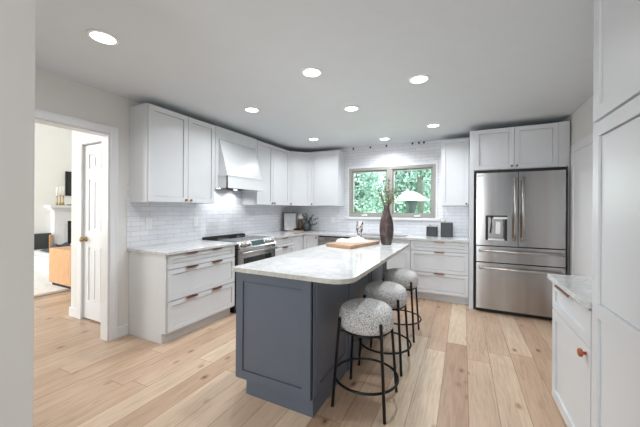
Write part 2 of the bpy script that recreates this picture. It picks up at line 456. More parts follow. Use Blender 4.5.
# casings
def casing_frame(name, box_list, m='trim'):
    b = BM()
    for q in box_list: box(b, *q, bev=0.004)
    return struct(name, b, m)
cw = 0.072
casing_frame('trim_2', [
    (0.0, 0.018, OY1 + 0.0, OY1 + cw, 0, OZ + cw), (0.018, 0.024, OY1 + cw - 0.018, OY1 + cw, 0, OZ + cw),
    (0.0, 0.018, OY0 - cw, OY1, OZ, OZ + cw), (0.018, 0.024, OY0 - cw, OY1 + cw - 0.018, OZ + cw - 0.018, OZ + cw),
    (-0.125, 0.001, OY1 - 0.014, OY1, 0, OZ), (-0.125, 0.001, OY0, OY0 + 0.014, 0, OZ), (-0.125, 0.001, OY0 + 0.014, OY1 - 0.014, OZ - 0.014, OZ),
    (-0.14, -0.12, OY1, OY1 + 0.07, 0, OZ + 0.07)])['label'] = 'white casing around the opening to the living room'
casing_frame('trim_3', [(-1.0, -0.915, -3.318, -3.30, 0, 2.19), (-0.305, -0.22, -3.318, -3.30, 0, 2.19), (-0.915, -0.305, -3.318, -3.30, 2.105, 2.19)])['label'] = 'white casing around the six panel door'
def baseboard(name, x0, x1, y0, y1, h=0.11):
    b = BM(); box(b, x0, x1, y0, y1, 0, h, 0.003); return struct(name, b, 'trim')
baseboard('baseboard_left', 0, 0.016, OY1 + cw, -3.302)
baseboard('baseboard_closet', -1.196, -1.0, -3.316, -3.30); baseboard('baseboard_closet_side', -1.196, -1.18, -3.30, -0.01)
# six panel door
d = thing('door_1', 'white six panel interior door with brass knob beyond the opening', 'door', (-0.92, -3.285, 0)); d['kind'] = 'structure'
b = BM(); DW, DH = 0.612, 2.09
cols = [(0.10, 0.255), (0.36, 0.515)]; rows = [(0.24, 0.87), (1.07, 1.68), (1.81, 1.98)]
xs = [0.004, 0.10, 0.255, 0.36, 0.515, DW]; zs = [0.02, 0.24, 0.87, 1.07, 1.68, 1.81, 1.98, DH]
for i in range(5):
    for j in range(7):
        if i in (1, 3) and j in (1, 3, 5):
            x0, x1, z0, z1 = xs[i], xs[i + 1], zs[j], zs[j + 1]
            box(b, x0, x1, 0.012, 0.03, z0, z1)
            m_ = 0.03
            box(b, x0 + m_, x1 - m_, 0.003, 0.02, z0 + m_, z1 - m_, 0.006)
        else: box(b, xs[i], xs[i + 1], 0.0, 0.035, zs[j], zs[j + 1])
slab = build('door_slab', b, 'trim', d)
b = BM(); lathe(b, [(0, 0), (0.03, 0), (0.03, 0.005), (0.012, 0.01), (0.011, 0.03), (0.026, 0.04), (0.029, 0.055), (0.02, 0.068), (0, 0.07)], seg=20)
xf(b, Matrix.Translation((0.055, 0, 0.965)) @ Matrix.Rotation(PI / 2, 4, 'X')); o = build('door_knob', b, 'brass', d); o['label'] = 'brass door knob'
# right wall door behind the pantry line
d = thing('door_2', 'white door with flat casing on the right wall beside the refrigerator', 'door', (XR, -0.76, 0)); d['kind'] = 'structure'
b = BM(); box(b, -0.02, -0.0005, -0.09, 0.0, 0, 2.11, 0.003); box(b, -0.02, -0.0005, -1.0, -0.91, 0, 2.11, 0.003); box(b, -0.02, -0.0005, -0.91, -0.09, 2.02, 2.11, 0.003); build('door_casing', b, 'trim', d)
b = BM(); box(b, -0.012, -0.0005, -0.91, -0.09, 0.01, 2.02); build('door_slab', b, 'trim', d)

# window
wn = thing('window_1', 'two sash taupe framed window over the sink', 'window', (0, 0, 0)); wn['kind'] = 'structure'
b = BM(); fw = 0.05
y0, y1 = -0.012, 0.075
box(b, WX0, WX0 + fw, y0, y1, WZ0, WZ1, 0.003); box(b, WX1 - fw, WX1, y0, y1, WZ0, WZ1, 0.003)
box(b, WX0 + fw, WX1 - fw, y0, y1, WZ0, WZ0 + fw, 0.003); box(b, WX0 + fw, WX1 - fw, y0, y1, WZ1 - fw, WZ1, 0.003)
box(b, 1.975, 2.075, y0, y1, WZ0 + fw, WZ1 - fw, 0.003)
build('window_frame', b, 'taupe', wn)
for (a, c) in ((WX0 + fw, 1.975), (2.075, WX1 - fw)):
    b = BM(); s = 0.028
    z0, z1 = WZ0 + fw, WZ1 - fw
    box(b, a, a + s, 0.02, 0.06, z0, z1); box(b, c - s, c, 0.02, 0.06, z0, z1); box(b, a + s, c - s, 0.02, 0.06, z0, z0 + s); box(b, a + s, c - s, 0.02, 0.06, z1 - s, z1)
    sash = build('sash', b, 'taupe', wn)
    b = BM(); box(b, a + s, c - s, 0.038, 0.042, z0 + s, z1 - s); build('pane', b, 'glass', sash)
for cx in (1.57, 2.50):
    b = BM(); box(b, cx - 0.055, cx + 0.055, -0.035, -0.012, WZ0 + 0.012, WZ0 + 0.04, 0.008); tube(b, [(cx - 0.03, -0.03, WZ0 + 0.035), (cx + 0.05, -0.035, WZ0 + 0.05)], 0.006); build('crank_handle', b, 'whiteplastic', wn)
b = BM(); box(b, WX0 - 0.03, WX0, -0.012, -0.0005, WZ0 - 0.03, WZ1 + 0.03, 0.003); box(b, WX1, WX1 + 0.03, -0.012, -0.0005, WZ0 - 0.03, WZ1 + 0.03, 0.003)
box(b, WX0, WX1, -0.012, -0.0005, WZ1, WZ1 + 0.03, 0.003); box(b, WX0 - 0.075, WX1 + 0.075, -0.03, -0.0005, WZ0 - 0.045, WZ0 - 0.004, 0.004)
build('window_trim', b, 'trim', wn)

# recessed ceiling lights
lights = [((1.003, -4.06), 'nearest the opening to the living room'), ((2.046, -3.005), 'above the near end of the island'), ((2.843, -2.48), 'above the aisle right of the island'),
          ((0.983, -2.49), 'in front of the range'), ((2.045, -2.03), 'above the middle of the island'), ((0.976, -0.925), 'near the corner wall cabinets'),
          ((2.042, -0.453), 'directly before the window'), ((2.826, -0.926), 'before the cabinet right of the window')]
proto = None
for (x, y), where in lights:
    lab = 'lit round recessed ceiling light ' + where
    if proto is None:
        proto = thing('recessed_light', lab, 'ceiling light', (x, y, CEIL), 0, 'recessed ceiling lights')
        b = BM(); lathe(b, [(0.072, -0.004), (0.072, -0.009), (0.09, -0.006), (0.092, -0.0005), (0.072, -0.0005), (0.072, -0.004)], seg=40); build('trim_ring', b, 'whiteplastic', proto)
        b = BM(); lathe(b, [(0, -0.006), (0.072, -0.006), (0.072, -0.002), (0, -0.002)], seg=40); build('diffuser', b, 'lamp', proto)
    else: dup(proto, (x, y, CEIL), 0, lab)
    l = bpy.data.lights.new('ceiling_lamp', 'AREA'); l.shape = 'DISK'; l.size = 0.14; l.energy = LAMP_POWER; l.color = LAMP_COL; l.spread = math.radians(150)
    lo = bpy.data.objects.new('ceiling_lamp', l); C.objects.link(lo); lo.location = (x, y, CEIL - 0.012)

# ------------------------------------------------------------------ cabinets
ZD, ZU, TOP = 0.119, 0.887, 0.917
def base_body(p, w_, d_=0.60, toe=0.075, end_l=False):
    b = BM(); box(b, 0, w_, -d_, -0.003, ZD - 0.012, ZU); box(b, 0, w_, -d_ + 0.06, -0.003, 0.0005, ZD - 0.012)
    return build('body', b, 'cab', p)
def toe(p, w_, d_=0.60):
    b = BM(); box(b, 0, w_, -d_ + 0.045, -d_ + 0.06, 0.0005, ZD - 0.012); return build('toe_kick', b, 'cabkick', p)
def drawer(p, x0, x1, z0, z1, yf, pulls, rail=0.045):
    b = BM(); shaker(b, x0, x1, z0, z1, yf, rail=rail); d = build('drawer', b, 'cab', p)
    for px in pulls: tabpull(d, px, z1 - 0.004, yf)
    return d
def door(p, x0, x1, z0, z1, yf, kx=None, kz=None, mids=(), rail=0.058, m='cab', km='copper', kr=0.014):
    b = BM(); shaker(b, x0, x1, z0, z1, yf, rail=rail, mids=mids); d = build('door', b, m, p)
    if kx is not None: knob(d, kx, kz, yf, kr, km)
    return d
R90 = PI / 2
DZ = [(ZD, 0.42), (0.424, 0.735), (0.739, 0.884)]
# left run, near drawer base
y0 = -3.297; W1 = 0.937
c = thing('drawer_cabinet', 'white three drawer base cabinet with paired copper pulls, left of the range', 'cabinet', (0, y0, 0), R90)
b = BM(); box(b, 0.0, W1, -0.60, -0.003, ZD - 0.012, ZU); box(b, 0, W1, -0.542, -0.003, 0.0005, ZD - 0.012); build('body', b, 'cab', c)
for z0, z1 in DZ: drawer(c, 0.012, W1, z0, z1, -0.62, (0.285, 0.635) if z1 < 0.8 else (0.285, 0.635))
# left run, drawer base beyond range
y0 = -1.50; W2 = 0.56
c = thing('drawer_cabinet', 'white drawer base cabinet between the range and the corner', 'cabinet', (0, y0, 0), R90)
base_body(c, W2)
for z0, z1 in DZ: drawer(c, 0.01, W2, z0, z1, -0.62, (W2 / 2,))
# corner base with two door leaves
c = thing('corner_base_cabinet', 'white corner base cabinet with folding doors under the counter corner', 'cabinet', (0, 0, 0))
b = BM(); prism(b, [(0.003, -0.003), (0.003, -0.939), (0.60, -0.939), (0.60, -0.60), (0.915, -0.60), (0.915, -0.003)], ZD - 0.012, ZU)
prism(b, [(0.003, -0.003), (0.003, -0.939), (0.54, -0.939), (0.54, -0.54), (0.915, -0.54), (0.915, -0.003)], 0.0005, ZD - 0.012); build('body', b, 'cab', c)
b = BM(); shaker(b, 0, 0.315, ZD, 0.884, 0); xf(b, Matrix.Translation((0.62, -0.938, 0)) @ Matrix.Rotation(R90, 4, 'Z')); build('door', b, 'cab', c)
b = BM(); shaker(b, 0.622, 0.913, ZD, 0.884, -0.62); o = build('door', b, 'cab', c); knob(o, 0.885, 0.84, -0.62)
# back run: sink base and drawer base
c = thing('sink_base_cabinet', 'white sink base cabinet under the window, mostly behind the island', 'cabinet', (1.535, 0, 0))
b = BM(); Wk = 0.948
box(b, 0, 0.02, -0.60, -0.003, ZD - 0.012, ZU); box(b, Wk - 0.02, Wk, -0.60, -0.003, ZD - 0.012, ZU); box(b, 0.02, Wk - 0.02, -0.60, -0.003, ZD - 0.012, ZD + 0.01); box(b, 0.02, Wk - 0.02, -0.02, -0.003, ZD + .01, ZU); box(b, 0, Wk, -0.54, -0.003, 0.0005, ZD - 0.012); box(b, 0.02, Wk - 0.02, -0.60, -0.575, 0.72, ZU)
build('body', b, 'cab', c)
drawer(c, 0.004, 0.474, 0.739, 0.884, -0.62, ()); drawer(c, 0.474, 0.946, 0.739, 0.884, -0.62, ())
door(c, 0.004, 0.474, ZD, 0.735, -0.62, 0.44, 0.68); door(c, 0.474, 0.946, ZD, 0.735, -0.62, 0.508, 0.68)
c = thing('drawer_cabinet', 'white three drawer base cabinet left of the refrigerator', 'cabinet', (2.485, 0, 0))
base_body(c, 0.79)
for z0, z1 in DZ: drawer(c, 0.004, 0.785, z0, z1, -0.62, (0.405,))
# upper cabinets
ZB, ZT = 1.406, 2.422
def upper(label, loc, rz, w_, doors, zb=ZB, zt=ZT, d_=0.294, name='wall_cabinet', fill=0.0, kz=1.44):
    c = thing(name, label, 'cabinet', loc, rz)
    b = BM(); box(b, 0, w_, -d_, -0.003, zb, zt); build('body', b, 'cab', c)
    for x0, x1, kx in doors: door(c, x0, x1, zb + 0.004, zt - 0.004, -d_ - 0.02, kx, kz, rail=0.055)
    return c
upper('white two door wall cabinet at the near end of the left wall', (0, -3.297, 0), R90, 0.90, [(0.008, 0.484, 0.45), (0.484, 0.896, 0.518)])
upper('white two door wall cabinet between range hood and corner', (0, -1.553, 0), R90, 0.952, [(0.004, 0.429, 0.395), (0.429, 0.948, 0.463)])
upper('white single door wall cabinet left of the window', (0.601, 0, 0), 0, 0.57, [(0.004, 0.566, 0.035)])
upper('white single door wall cabinet right of the window', (2.888, 0, 0), 0, 0.386, [(0.004, 0.382, 0.352)])
c = thing('corner_wall_cabinet', 'white diagonal wall cabinet across the corner', 'cabinet', (0, 0, 0))
b = BM(); prism(b, [(0.003, -0.003), (0.003, -0.599), (0.285, -0.599), (0.599, -0.285), (0.599, -0.003)], ZB, ZT); build('body', b, 'cab', c)
Ld = 0.314 * math.sqrt(2)
b = BM(); shaker(b, 0.012, Ld - 0.012, ZB + 0.004, ZT - 0.004, -0.021, rail=0.055)
Tm = Matrix.Translation((0.285, -0.599, 0)) @ Matrix.Rotation(PI / 4, 4, 'Z'); xf(b, Tm); o = build('door', b, 'cab', c)
b = BM(); lathe(b, [(0, 0), (0.007, 0), (0.006, 0.012), (0.014, 0.016), (0.014, 0.024), (0, 0.027)], seg=16)
xf(b, Tm @ Matrix.Translation((0.045, -0.021, 1.44)) @ Matrix.Rotation(R90, 4, 'X')); build('knob', b, 'copper', o)
# range hood
c = thing('range_hood', 'white wooden range hood with sloped front above the range', 'range hood', (0, -2.395, 0), R90)
Wh = 0.84
b = BM(); box(b, 0, Wh, -0.312, -0.003, 2.262, ZT); box(b, 0, 0.055, -0.312, -0.003, 1.61, 2.262); box(b, 0.785, Wh, -0.312, -0.003, 1.61, 2.262); box(b, 0.055, 0.785, -0.30, -0.003, 1.63, 2.262); build('surround', b, 'cab', c)
hx0, hx1 = 0.06, 0.775
b = BM()
vs = [(hx0, -0.30, 1.78), (hx1, -0.30, 1.78), (hx1, -0.30, 2.255), (hx0, -0.30, 2.255), (hx0, -0.462, 1.78), (hx1, -0.462, 1.78), (hx1, -0.322, 2.255), (hx0, -0.322, 2.255)]
v = [b.verts.new(p) for p in vs]
for f in ((0, 1, 2, 3), (4, 7, 6, 5), (0, 4, 5, 1), (3, 2, 6, 7), (0, 3, 7, 4), (1, 5, 6, 2)): b.faces.new([v[i] for i in f])
bmesh.ops.recalc_face_normals(b, faces=b.faces); build('sloped_front', b, 'cab', c)
b = BM(); t_ = 0.02
box(b, hx0 - 0.012, hx0 + t_, -0.478, -0.313, 1.612, 1.768); box(b, hx1 - t_, hx1 + 0.012, -0.478, -0.313, 1.612, 1.768); box(b, hx0 - 0.012, hx1 + 0.012, -0.484, -0.455, 1.612, 1.768); box(b, hx0 - 0.018, hx1 + 0.018, -0.490, -0.313, 1.768, 1.780)
build('valance', b, 'cab', c)
b = BM(); box(b, hx0 + t_, hx1 - t_, -0.455, -0.02, 1.63, 1.65); build('filter_panel', b, 'steel', c)
for sx in (0.24, 0.58):
    b = BM(); lathe(b, [(0, 0), (0.028, 0), (0.028, 0.005), (0, 0.005)], (sx, -0.12, 1.624), 20); build('hood_lamp', b, 'hoodlamp', c)
    l = bpy.data.lights.new('hood_lamp_light', 'SPOT'); l.energy = 5.5; l.spot_size = math.radians(150); l.spot_blend = 0.8; l.shadow_soft_size = 0.025; l.color = (0.93, 0.96, 1)
    lo = bpy.data.objects.new('hood_lamp_light', l); C.objects.link(lo); lo.location = (0.15, -2.395 + sx, 1.612); lo.rotation_euler = (0, math.radians(10), 0)

# refrigerator enclosure
c = thing('refrigerator_cabinet', 'white two door cabinet and side panels enclosing the refrigerator', 'cabinet', (3.277, 0, 0))
b = BM(); box(b, 0, 0.05, -0.72, -0.003, 0.0005, ZT); build('side_panel', b, 'cab', c)
b = BM(); box(b, 1.052, 1.066, -0.72, -0.003, 0.0005, ZT); build('side_panel', b, 'cab', c)
b = BM(); box(b, 0.05, 1.052, -0.70, -0.003, 1.875, ZT); box(b, 0.96, 1.052, -0.72, -0.70, 1.875, ZT); build('body', b, 'cab', c)
door(c, 0.05, 0.507, 1.88, ZT - 0.004, -0.722, 0.48, 1.915, rail=0.055); door(c, 0.507, 0.96, 1.88, ZT - 0.004, -0.722, 0.534, 1.915, rail=0.055)

# right base and pantry (front looks to -x); local x grows towards the camera
c = thing('base_cabinet', 'white one drawer one door base cabinet with tan knob, right foreground', 'cabinet', (XR - 0.003, -2.755, 0), -R90)
Wr_, Dr = 0.656, 0.602
b = BM(); box(b, 0, Wr_, -Dr, 0, ZD - 0.012, ZU); box(b, 0, Wr_, -Dr + 0.06, 0, 0.0005, ZD - 0.012); build('body', b, 'cab', c)
b = BM(); shaker(b, 0.004, Wr_ - 0.002, 0.70, 0.880, -Dr - 0.02, rail=0.05); o = build('drawer', b, 'cab', c); tabpull(o, 0.275, 0.878, -Dr - 0.02, 0.26)
b = BM(); shaker(b, 0.004, Wr_ - 0.002, ZD, 0.697, -Dr - 0.02, rail=0.062); o = build('door', b, 'cab', c)
b = BM(); lathe(b, [(0, 0), (0.008, 0), (0.007, 0.012), (0.019, 0.017), (0.020, 0.026), (0.015, 0.031), (0, 0.031)], seg=20); xf(b, Matrix.Translation((0.60, -Dr - 0.02, 0.657)) @ Matrix.Rotation(R90, 4, 'X')); k = build('knob', b, 'leather', o); k['label'] = 'tan copper toned round knob'
c = thing('pantry_cabinet', 'tall white pantry cabinet at the right edge, upper door above lower door', 'cabinet', (XR - 0.003, -3.415, 0), -R90)
b = BM(); box(b, 0, 0.95, -Dr, 0, ZD - 0.012, 2.44); box(b, 0, 0.95, -Dr + 0.06, 0, 0.0005, ZD - 0.012); build('body', b, 'cab', c)
door(c, 0.002, 0.475, ZD, 1.738, -Dr - 0.02, mids=(0.90,), rail=0.062); door(c, 0.475, 0.948, ZD, 1.738, -Dr - 0.02, mids=(0.90,), rail=0.062)
door(c, 0.002, 0.475, 1.745, 2.436, -Dr - 0.02, rail=0.062); door(c, 0.475, 0.948, 1.745, 2.436, -Dr - 0.02, rail=0.062)

# ------------------------------------------------------------------ worktops
b = BM(); box(b, 0.0085, 0.645, -3.317, -2.345, ZU, TOP, 0.003); tag(build('worktop', b, 'stone'), 'veined white stone worktop on the drawers left of the range', 'worktop')
b = BM()
SX0, SX1, SY0, SY1 = 1.62, 2.40, -0.55, -0.13
box(b, 0.0085, 0.645, -1.522, -0.0085, ZU, TOP); box(b, 0.645, SX0, -0.645, -0.0005, ZU, TOP); box(b, SX1, 3.276, -0.645, -0.0005, ZU, TOP)
box(b, SX0, SX1, -0.645, SY0, ZU, TOP); box(b, SX0, SX1, SY1, -0.0005, ZU, TOP)
tag(build('worktop', b, 'stone'), 'L shaped white stone worktop running under the window to the refrigerator', 'worktop')
b = BM(); box(b, SX0 - .0, SX0 + 0.012, SY0, SY1, 0.70, ZU - 0.001); box(b, SX1 - 0.012, SX1, SY0, SY1, 0.70, ZU - 0.001); box(b, SX0 + 0.012, SX1 - 0.012, SY0, SY0 + 0.012, 0.70, ZU - 0.001); box(b, SX0 + 0.012, SX1 - 0.012, SY1 - 0.012, SY1, 0.70, ZU - 0.001); box(b, SX0, SX1, SY0, SY1, 0.69, 0.70)
tag(build('sink', b, 'sinksteel'), 'stainless undermount sink set in the worktop under the window', 'sink')
b = BM(); box(b, 3.712, XR - 0.001, -3.412, -2.73, ZU, TOP, 0.003); tag(build('worktop', b, 'stone'), 'short white stone worktop beside the tall pantry, right foreground', 'worktop')

# ------------------------------------------------------------------ range
c = thing('range', 'stainless slide in range with black glass cooktop under the hood', 'stove', (0, -2.335, 0), R90)
W = 0.80
b = BM(); box(b, 0, W, -0.60, -0.03, 0.06, 0.905); build('body', b, 'darkgap', c)
b = BM(); box(b, 0.02, W - 0.02, -0.56, -0.05, 0.0005, 0.06); build('plinth', b, 'darkgap', c)
b = BM(); box(b, 0.0, W, -0.60, -0.075, 0.905, 0.923, 0.002); build('cooktop', b, 'blackglass', c)
for (cx, cy, r) in ((0.2, -0.42, 0.1), (0.6, -0.42, 0.08), (0.2, -0.2, 0.075), (0.6, -0.2, 0.1)):
    b = BM(); tube(b, [(cx + r * math.cos(a * PI / 16), cy + r * math.sin(a * PI / 16), 0.9232) for a in range(32)], 0.0012, 4, True); build('burner_ring', b, 'chrome', c)
b = BM(); box(b, 0, W, -0.075, -0.012, 0.905, 0.95, 0.003)
for i in range(9): box(b, 0.03 + i * 0.085, 0.09 + i * 0.085, -0.065, -0.03, 0.95, 0.954)
build('rear_vent', b, 'darkgap', c)
b = BM(); vs = [(0, -0.60, 0.83), (W, -0.60, 0.83), (W, -0.60, 0.922), (0, -0.60, 0.922), (0, -0.68, 0.83), (W, -0.68, 0.83), (W, -0.625, 0.922), (0, -0.625, 0.922)]
v = [b.verts.new(p) for p in vs]
for f in ((0, 1, 2, 3), (4, 7, 6, 5), (0, 4, 5, 1), (3, 2, 6, 7), (0, 3, 7, 4), (1, 5, 6, 2)): b.faces.new([v[i] for i in f])
bmesh.ops.recalc_face_normals(b, faces=b.faces); cp = build('control_panel', b, 'steel', c)
Ts = Matrix.Translation((0, -0.6525, 0.876)) @ Matrix.Rotation(math.atan2(0.055, 0.092) * -1, 4, 'X')
b = BM(); box(b, 0.26, 0.53, -0.004, 0.004, -0.036, 0.036, 0.002); xf(b, Ts); build('display', b, 'display', cp)
for kx in (0.07, 0.135, 0.20, 0.595, 0.66, 0.725):
    b = BM(); lathe(b, [(0, 0), (0.027, 0), (0.027, 0.008), (0.022, 0.012), (0.021, 0.036), (0.015, 0.041), (0, 0.041)], seg=24); xf(b, Ts @ Matrix.Translation((kx, 0, 0)) @ Matrix.Rotation(R90, 4, 'X')); k_ = build('knob', b, 'chrome', cp); b = BM(); lathe(b, [(0, 0), (0.031, 0), (0.031, 0.003), (0, 0.003)], seg=24); xf(b, Ts @ Matrix.Translation((kx, 0, 0)) @ Matrix.Rotation(R90, 4, 'X')); build('bezel', b, 'darkgap', k_)
b = BM(); box(b, 0.005, 0.795, -0.655, -0.60, 0.24, 0.825, 0.004); od = build('oven_door', b, 'steel', c)
b = BM(); box(b, 0.10, 0.70, -0.658, -0.654, 0.34, 0.70, 0.001); build('oven_window', b, 'blackglass', od)
b = BM(); tube(b, [(0.03, -0.705, 0.775), (0.77, -0.705, 0.775)], 0.013, 14)
for hx in (0.06, 0.74): tube(b, [(hx, -0.65, 0.775), (hx, -0.70, 0.775)], 0.009, 10)
build('oven_handle', b, 'chrome', od)
b = BM(); box(b, 0.005, 0.795, -0.65, -0.60, 0.07, 0.235, 0.004); build('warming_drawer', b, 'steel', c)

# dishwasher
c = thing('dishwasher', 'stainless dishwasher with black top strip left of the sink', 'dishwasher', (0.92, 0, 0))
b = BM(); box(b, 0.003, 0.61, -0.58, -0.01, 0.0005, ZU - 0.001); build('body', b, 'darkgap', c)
b = BM(); box(b, 0.005, 0.607, -0.635, -0.58, 0.11, 0.862, 0.004); dd = build('door', b, 'steel', c)
b = BM(); box(b, 0.005, 0.607, -0.62, -0.58, 0.866, 0.882, 0.002); build('control_strip', b, 'darkgap', c)
b = BM(); tube(b, [(0.04, -0.675, 0.78), (0.57, -0.675, 0.78)], 0.011, 12)
for hx in (0.07, 0.54): tube(b, [(hx, -0.63, 0.78), (hx, -0.672, 0.78)], 0.008, 8)
build('handle', b, 'chrome', dd)

# ------------------------------------------------------------------ refrigerator
c = thing('refrigerator', 'stainless french door refrigerator with water dispenser and two bottom drawers', 'refrigerator', (3.34, 0, 0))
b = BM(); box(b, 0.0, 0.968, -0.731, -0.02, 0.03, 1.872); build('case', b, 'darkgap', c)
b = BM(); box(b, 0.02, 0.945, -0.735, -0.60, 0.0005, 0.055); build('toe_grille', b, 'darkgap', c)
fx0, fx1, fm = 0.016, 0.950, 0.478
def bulge_panel(b, x0, x1, z0, z1, yb=-0.71, yf=-0.79, bul=0.018):
    # gently bowed door face
    n = 14; cxm = (x0 + x1) / 2; pts = []
    for i in range(n + 1):
        x = x0 + (x1 - x0) * i / n; u = (x - cxm) / ((x1 - x0) / 2)
        pts.append((x, yf - bul * (1 - u ** 4)))
    poly = [(x0, yb)] + pts + [(x1, yb)]
    prism(b, poly, z0, z1)
    for f in b.faces:
        pass
# left door with dispenser recess: built of four boxes around the recess
b = BM(); yb, yf = -0.71, -0.805
dx0, dx1, dz0, dz1 = 0.122, 0.362, 0.955, 1.275
box(b, fx0, dx0, yf, yb, 0.885, 1.828); box(b, dx1, fm - 0.003, yf, yb, 0.885, 1.828); box(b, dx0, dx1, yf, yb, 0.885, dz0); box(b, dx0, dx1, yf, yb, dz1, 1.828)
box(b, dx0, dx1, -0.735, yb, dz0, dz1)
ld = build('door', b, 'steel', c)
b = BM(); box(b, dx0 + 0.0, dx0 + 0.03, yf - 0.002, -0.74, dz0, dz1); box(b, dx1 - 0.03, dx1, yf - 0.002, -0.74, dz0, dz1); box(b, dx0 + 0.03, dx1 - 0.03, yf - 0.002, -0.74, dz1 - 0.02, dz1)
dp = build('dispenser', b, 'darkgap', ld)
b = BM(); box(b, dx0 + 0.03, dx1 - 0.03, yf + 0.004, -0.745, dz0, dz0 + 0.02); box(b, dx0 + 0.1, dx1 - 0.0, yf - 0.006, -0.75, dz1 - 0.045, dz1 - 0.02); tube(b, [(dx0 + 0.07, -0.765, dz1 - 0.02), (dx0 + 0.075, -0.765, dz1 - 0.12), (dx0 + 0.06, -0.76, dz0 + 0.09)], 0.011); box(b, dx0 + 0.12, dx0 + 0.17, -0.76, -0.74, dz0 + 0.08, dz1 - 0.08); build('paddle', b, 'chrome', dp)
b = BM(); box(b, dx0, dx1, yf - 0.003, yf, dz1 + 0.005, dz1 + 0.10, 0.001); build('dispenser_panel', b, 'steel', ld)
b = BM(); box(b, 0.02, 0.095, yf - 0.004, yf, 1.785, 1.808, 0.001); o = build('badge', b, 'whiteplastic', ld); o['label'] = 'small white maker badge'
b = BM(); box(b, fm + 0.003, fx1, yf, yb, 0.885, 1.828, 0.003); rd = build('door', b, 'steel', c)
for p, hx in ((ld, 0.437), (rd, 0.520)):
    b = BM(); tube(b, [(hx, -0.868, 0.965), (hx, -0.868, 1.755)], 0.0155, 16)
    for hz in (0.985, 1.735): tube(b, [(hx, -0.804, hz), (hx, -0.868, hz)], 0.012, 12)
    build('handle', b, 'chrome', p)
for z0, z1, hz in ((0.668, 0.874, 0.817), (0.055, 0.658, 0.595)):
    b = BM(); box(b, fx0, fx1, yf, yb, z0, z1, 0.003); dr = build('freezer_drawer', b, 'steel', c)
    b = BM(); tube(b, [(0.045, -0.868, hz), (0.925, -0.868, hz)], 0.0145, 16)
    for hx in (0.07, 0.90): tube(b, [(hx, -0.804, hz), (hx, -0.868, hz)], 0.012, 12)
    build('handle', b, 'chrome', dr)

# ------------------------------------------------------------------ island
IX0, IX1, IY0, IY1 = 1.716, 2.335, -3.52, -1.58
c = thing('kitchen_island', 'slate blue kitchen island with shaker panels in the middle of the floor', 'kitchen island', (0, 0, 0))
b = BM(); box(b, IX0 + 0.01, IX1, IY0 + 0.012, IY1, ZD - 0.012, ZU); box(b, 1.797, IX1 + 0.008, IY0 + 0.004, IY1 - 0.02, 0.0005, ZD - 0.004); build('body', b, 'island', c)
b = BM(); shaker(b, IX0 - 0.01, IX1 - 0.004, ZD - 0.012, ZU - 0.004, IY0 - 0.012, t=0.024, rail=0.062, rec=0.01); build('end_panel', b, 'island', c)
b = BM(); box(b, IX1 - 0.012, IX1 + 0.008, IY0 + 0.012, IY0 + 0.03, ZD - 0.01, ZU); build('corner_post', b, 'island', c)
# side panels under the overhang (face +x)
segs = [(-3.49, -2.905), (-2.825, -2.25), (-2.175, -1.66)]
for a, e in segs:
    b = BM(); shaker(b, 0, e - a, ZD - 0.004, ZU - 0.003, 0, t=0.014, rail=0.06, rec=0.008)
    xf(b, Matrix.Translation((IX1 + 0.0145, a, 0)) @ Matrix.Rotation(R90, 4, 'Z')); build('side_panel', b, 'island', c)
for a, e in ((-2.898, -2.832), (-2.243, -2.182), (-1.653, -1.582)):
    b = BM(); box(b, IX1 + 0.0005, IX1 + 0.022, a, e, 0.0005, ZU - 0.001, 0.002); build('pilaster', b, 'island', c)
# doors on the working side
for a, e in ((-3.50, -2.86), (-2.86, -2.23), (-2.23, -1.59)):
    b = BM(); shaker(b, 0, e - a, ZD, ZU - 0.004, 0, t=0.02); xf(b, Matrix.Translation((IX0 - 0.0105, e, 0)) @ Matrix.Rotation(-R90, 4, 'Z')); o = build('door', b, 'island', c)
# top
def rounded(x0, x1, y0, y1, rs, n=10):
    P = []
    for (cx, cy, r, a0) in ((x0, y0, rs[0], PI), (x1, y0, rs[1], 1.5 * PI), (x1, y1, rs[2], 0), (x0, y1, rs[3], 0.5 * PI)):
        ox = cx + r if cx == x0 else cx - r; oy = cy + r if cy == y0 else cy - r
        for i in range(n + 1): P.append((ox + r * math.cos(a0 + i * PI / 2 / n), oy + r * math.sin(a0 + i * PI / 2 / n)))
    return P
b = BM(); prism(b, rounded(1.693, 2.598, -3.562, -1.43, (0.01, 0.14, 0.02, 0.01)), ZU, TOP)
o = build('island_worktop', b, 'stone'); o.data.materials.append(M['stoneedge'])
for p in o.data.polygons:
    if abs(p.normal.z) < 0.5: p.material_index = 1
tag(o, 'pale veined stone slab with rough edge and rounded corner on the blue island', 'worktop')

# ------------------------------------------------------------------ stools
st = thing('bar_stool', 'speckled grey round bar stool nearest the camera', 'stool', (2.588, -3.18, 0), 0, 'bar stools along the island')
b = BM(); lathe(b, [(0, 0.688), (0.07, 0.686), (0.12, 0.679), (0.155, 0.666), (0.176, 0.648), (0.187, 0.622), (0.191, 0.59), (0.191, 0.56), (0.187, 0.535), (0.176, 0.521), (0.15, 0.516), (0, 0.515)], seg=48); build('seat', b, 'boucle', st)
b = BM(); tube(b, [(0.165 * math.cos(a * PI / 18), 0.165 * math.sin(a * PI / 18), 0.508) for a in range(36)], 0.008, 8, True)
for a in (PI / 4, 3 * PI / 4): tube(b, [(0.195 * math.cos(a), 0.195 * math.sin(a), 0.507), (-0.195 * math.cos(a), -0.195 * math.sin(a), 0.507)], 0.007, 8)
build('seat_frame', b, 'black', st)
for sx in (-1, 1):
    for sy in (-1, 1):
        b = BM(); q = 0.7071
        tube(b, [(sx * 0.202 * q, sy * 0.202 * q, 0.60), (sx * 0.202 * q, sy * 0.202 * q, 0.595), (sx * 0.253 * q, sy * 0.253 * q, 0.0005)], 0.0105, 10); build('leg', b, 'black', st)
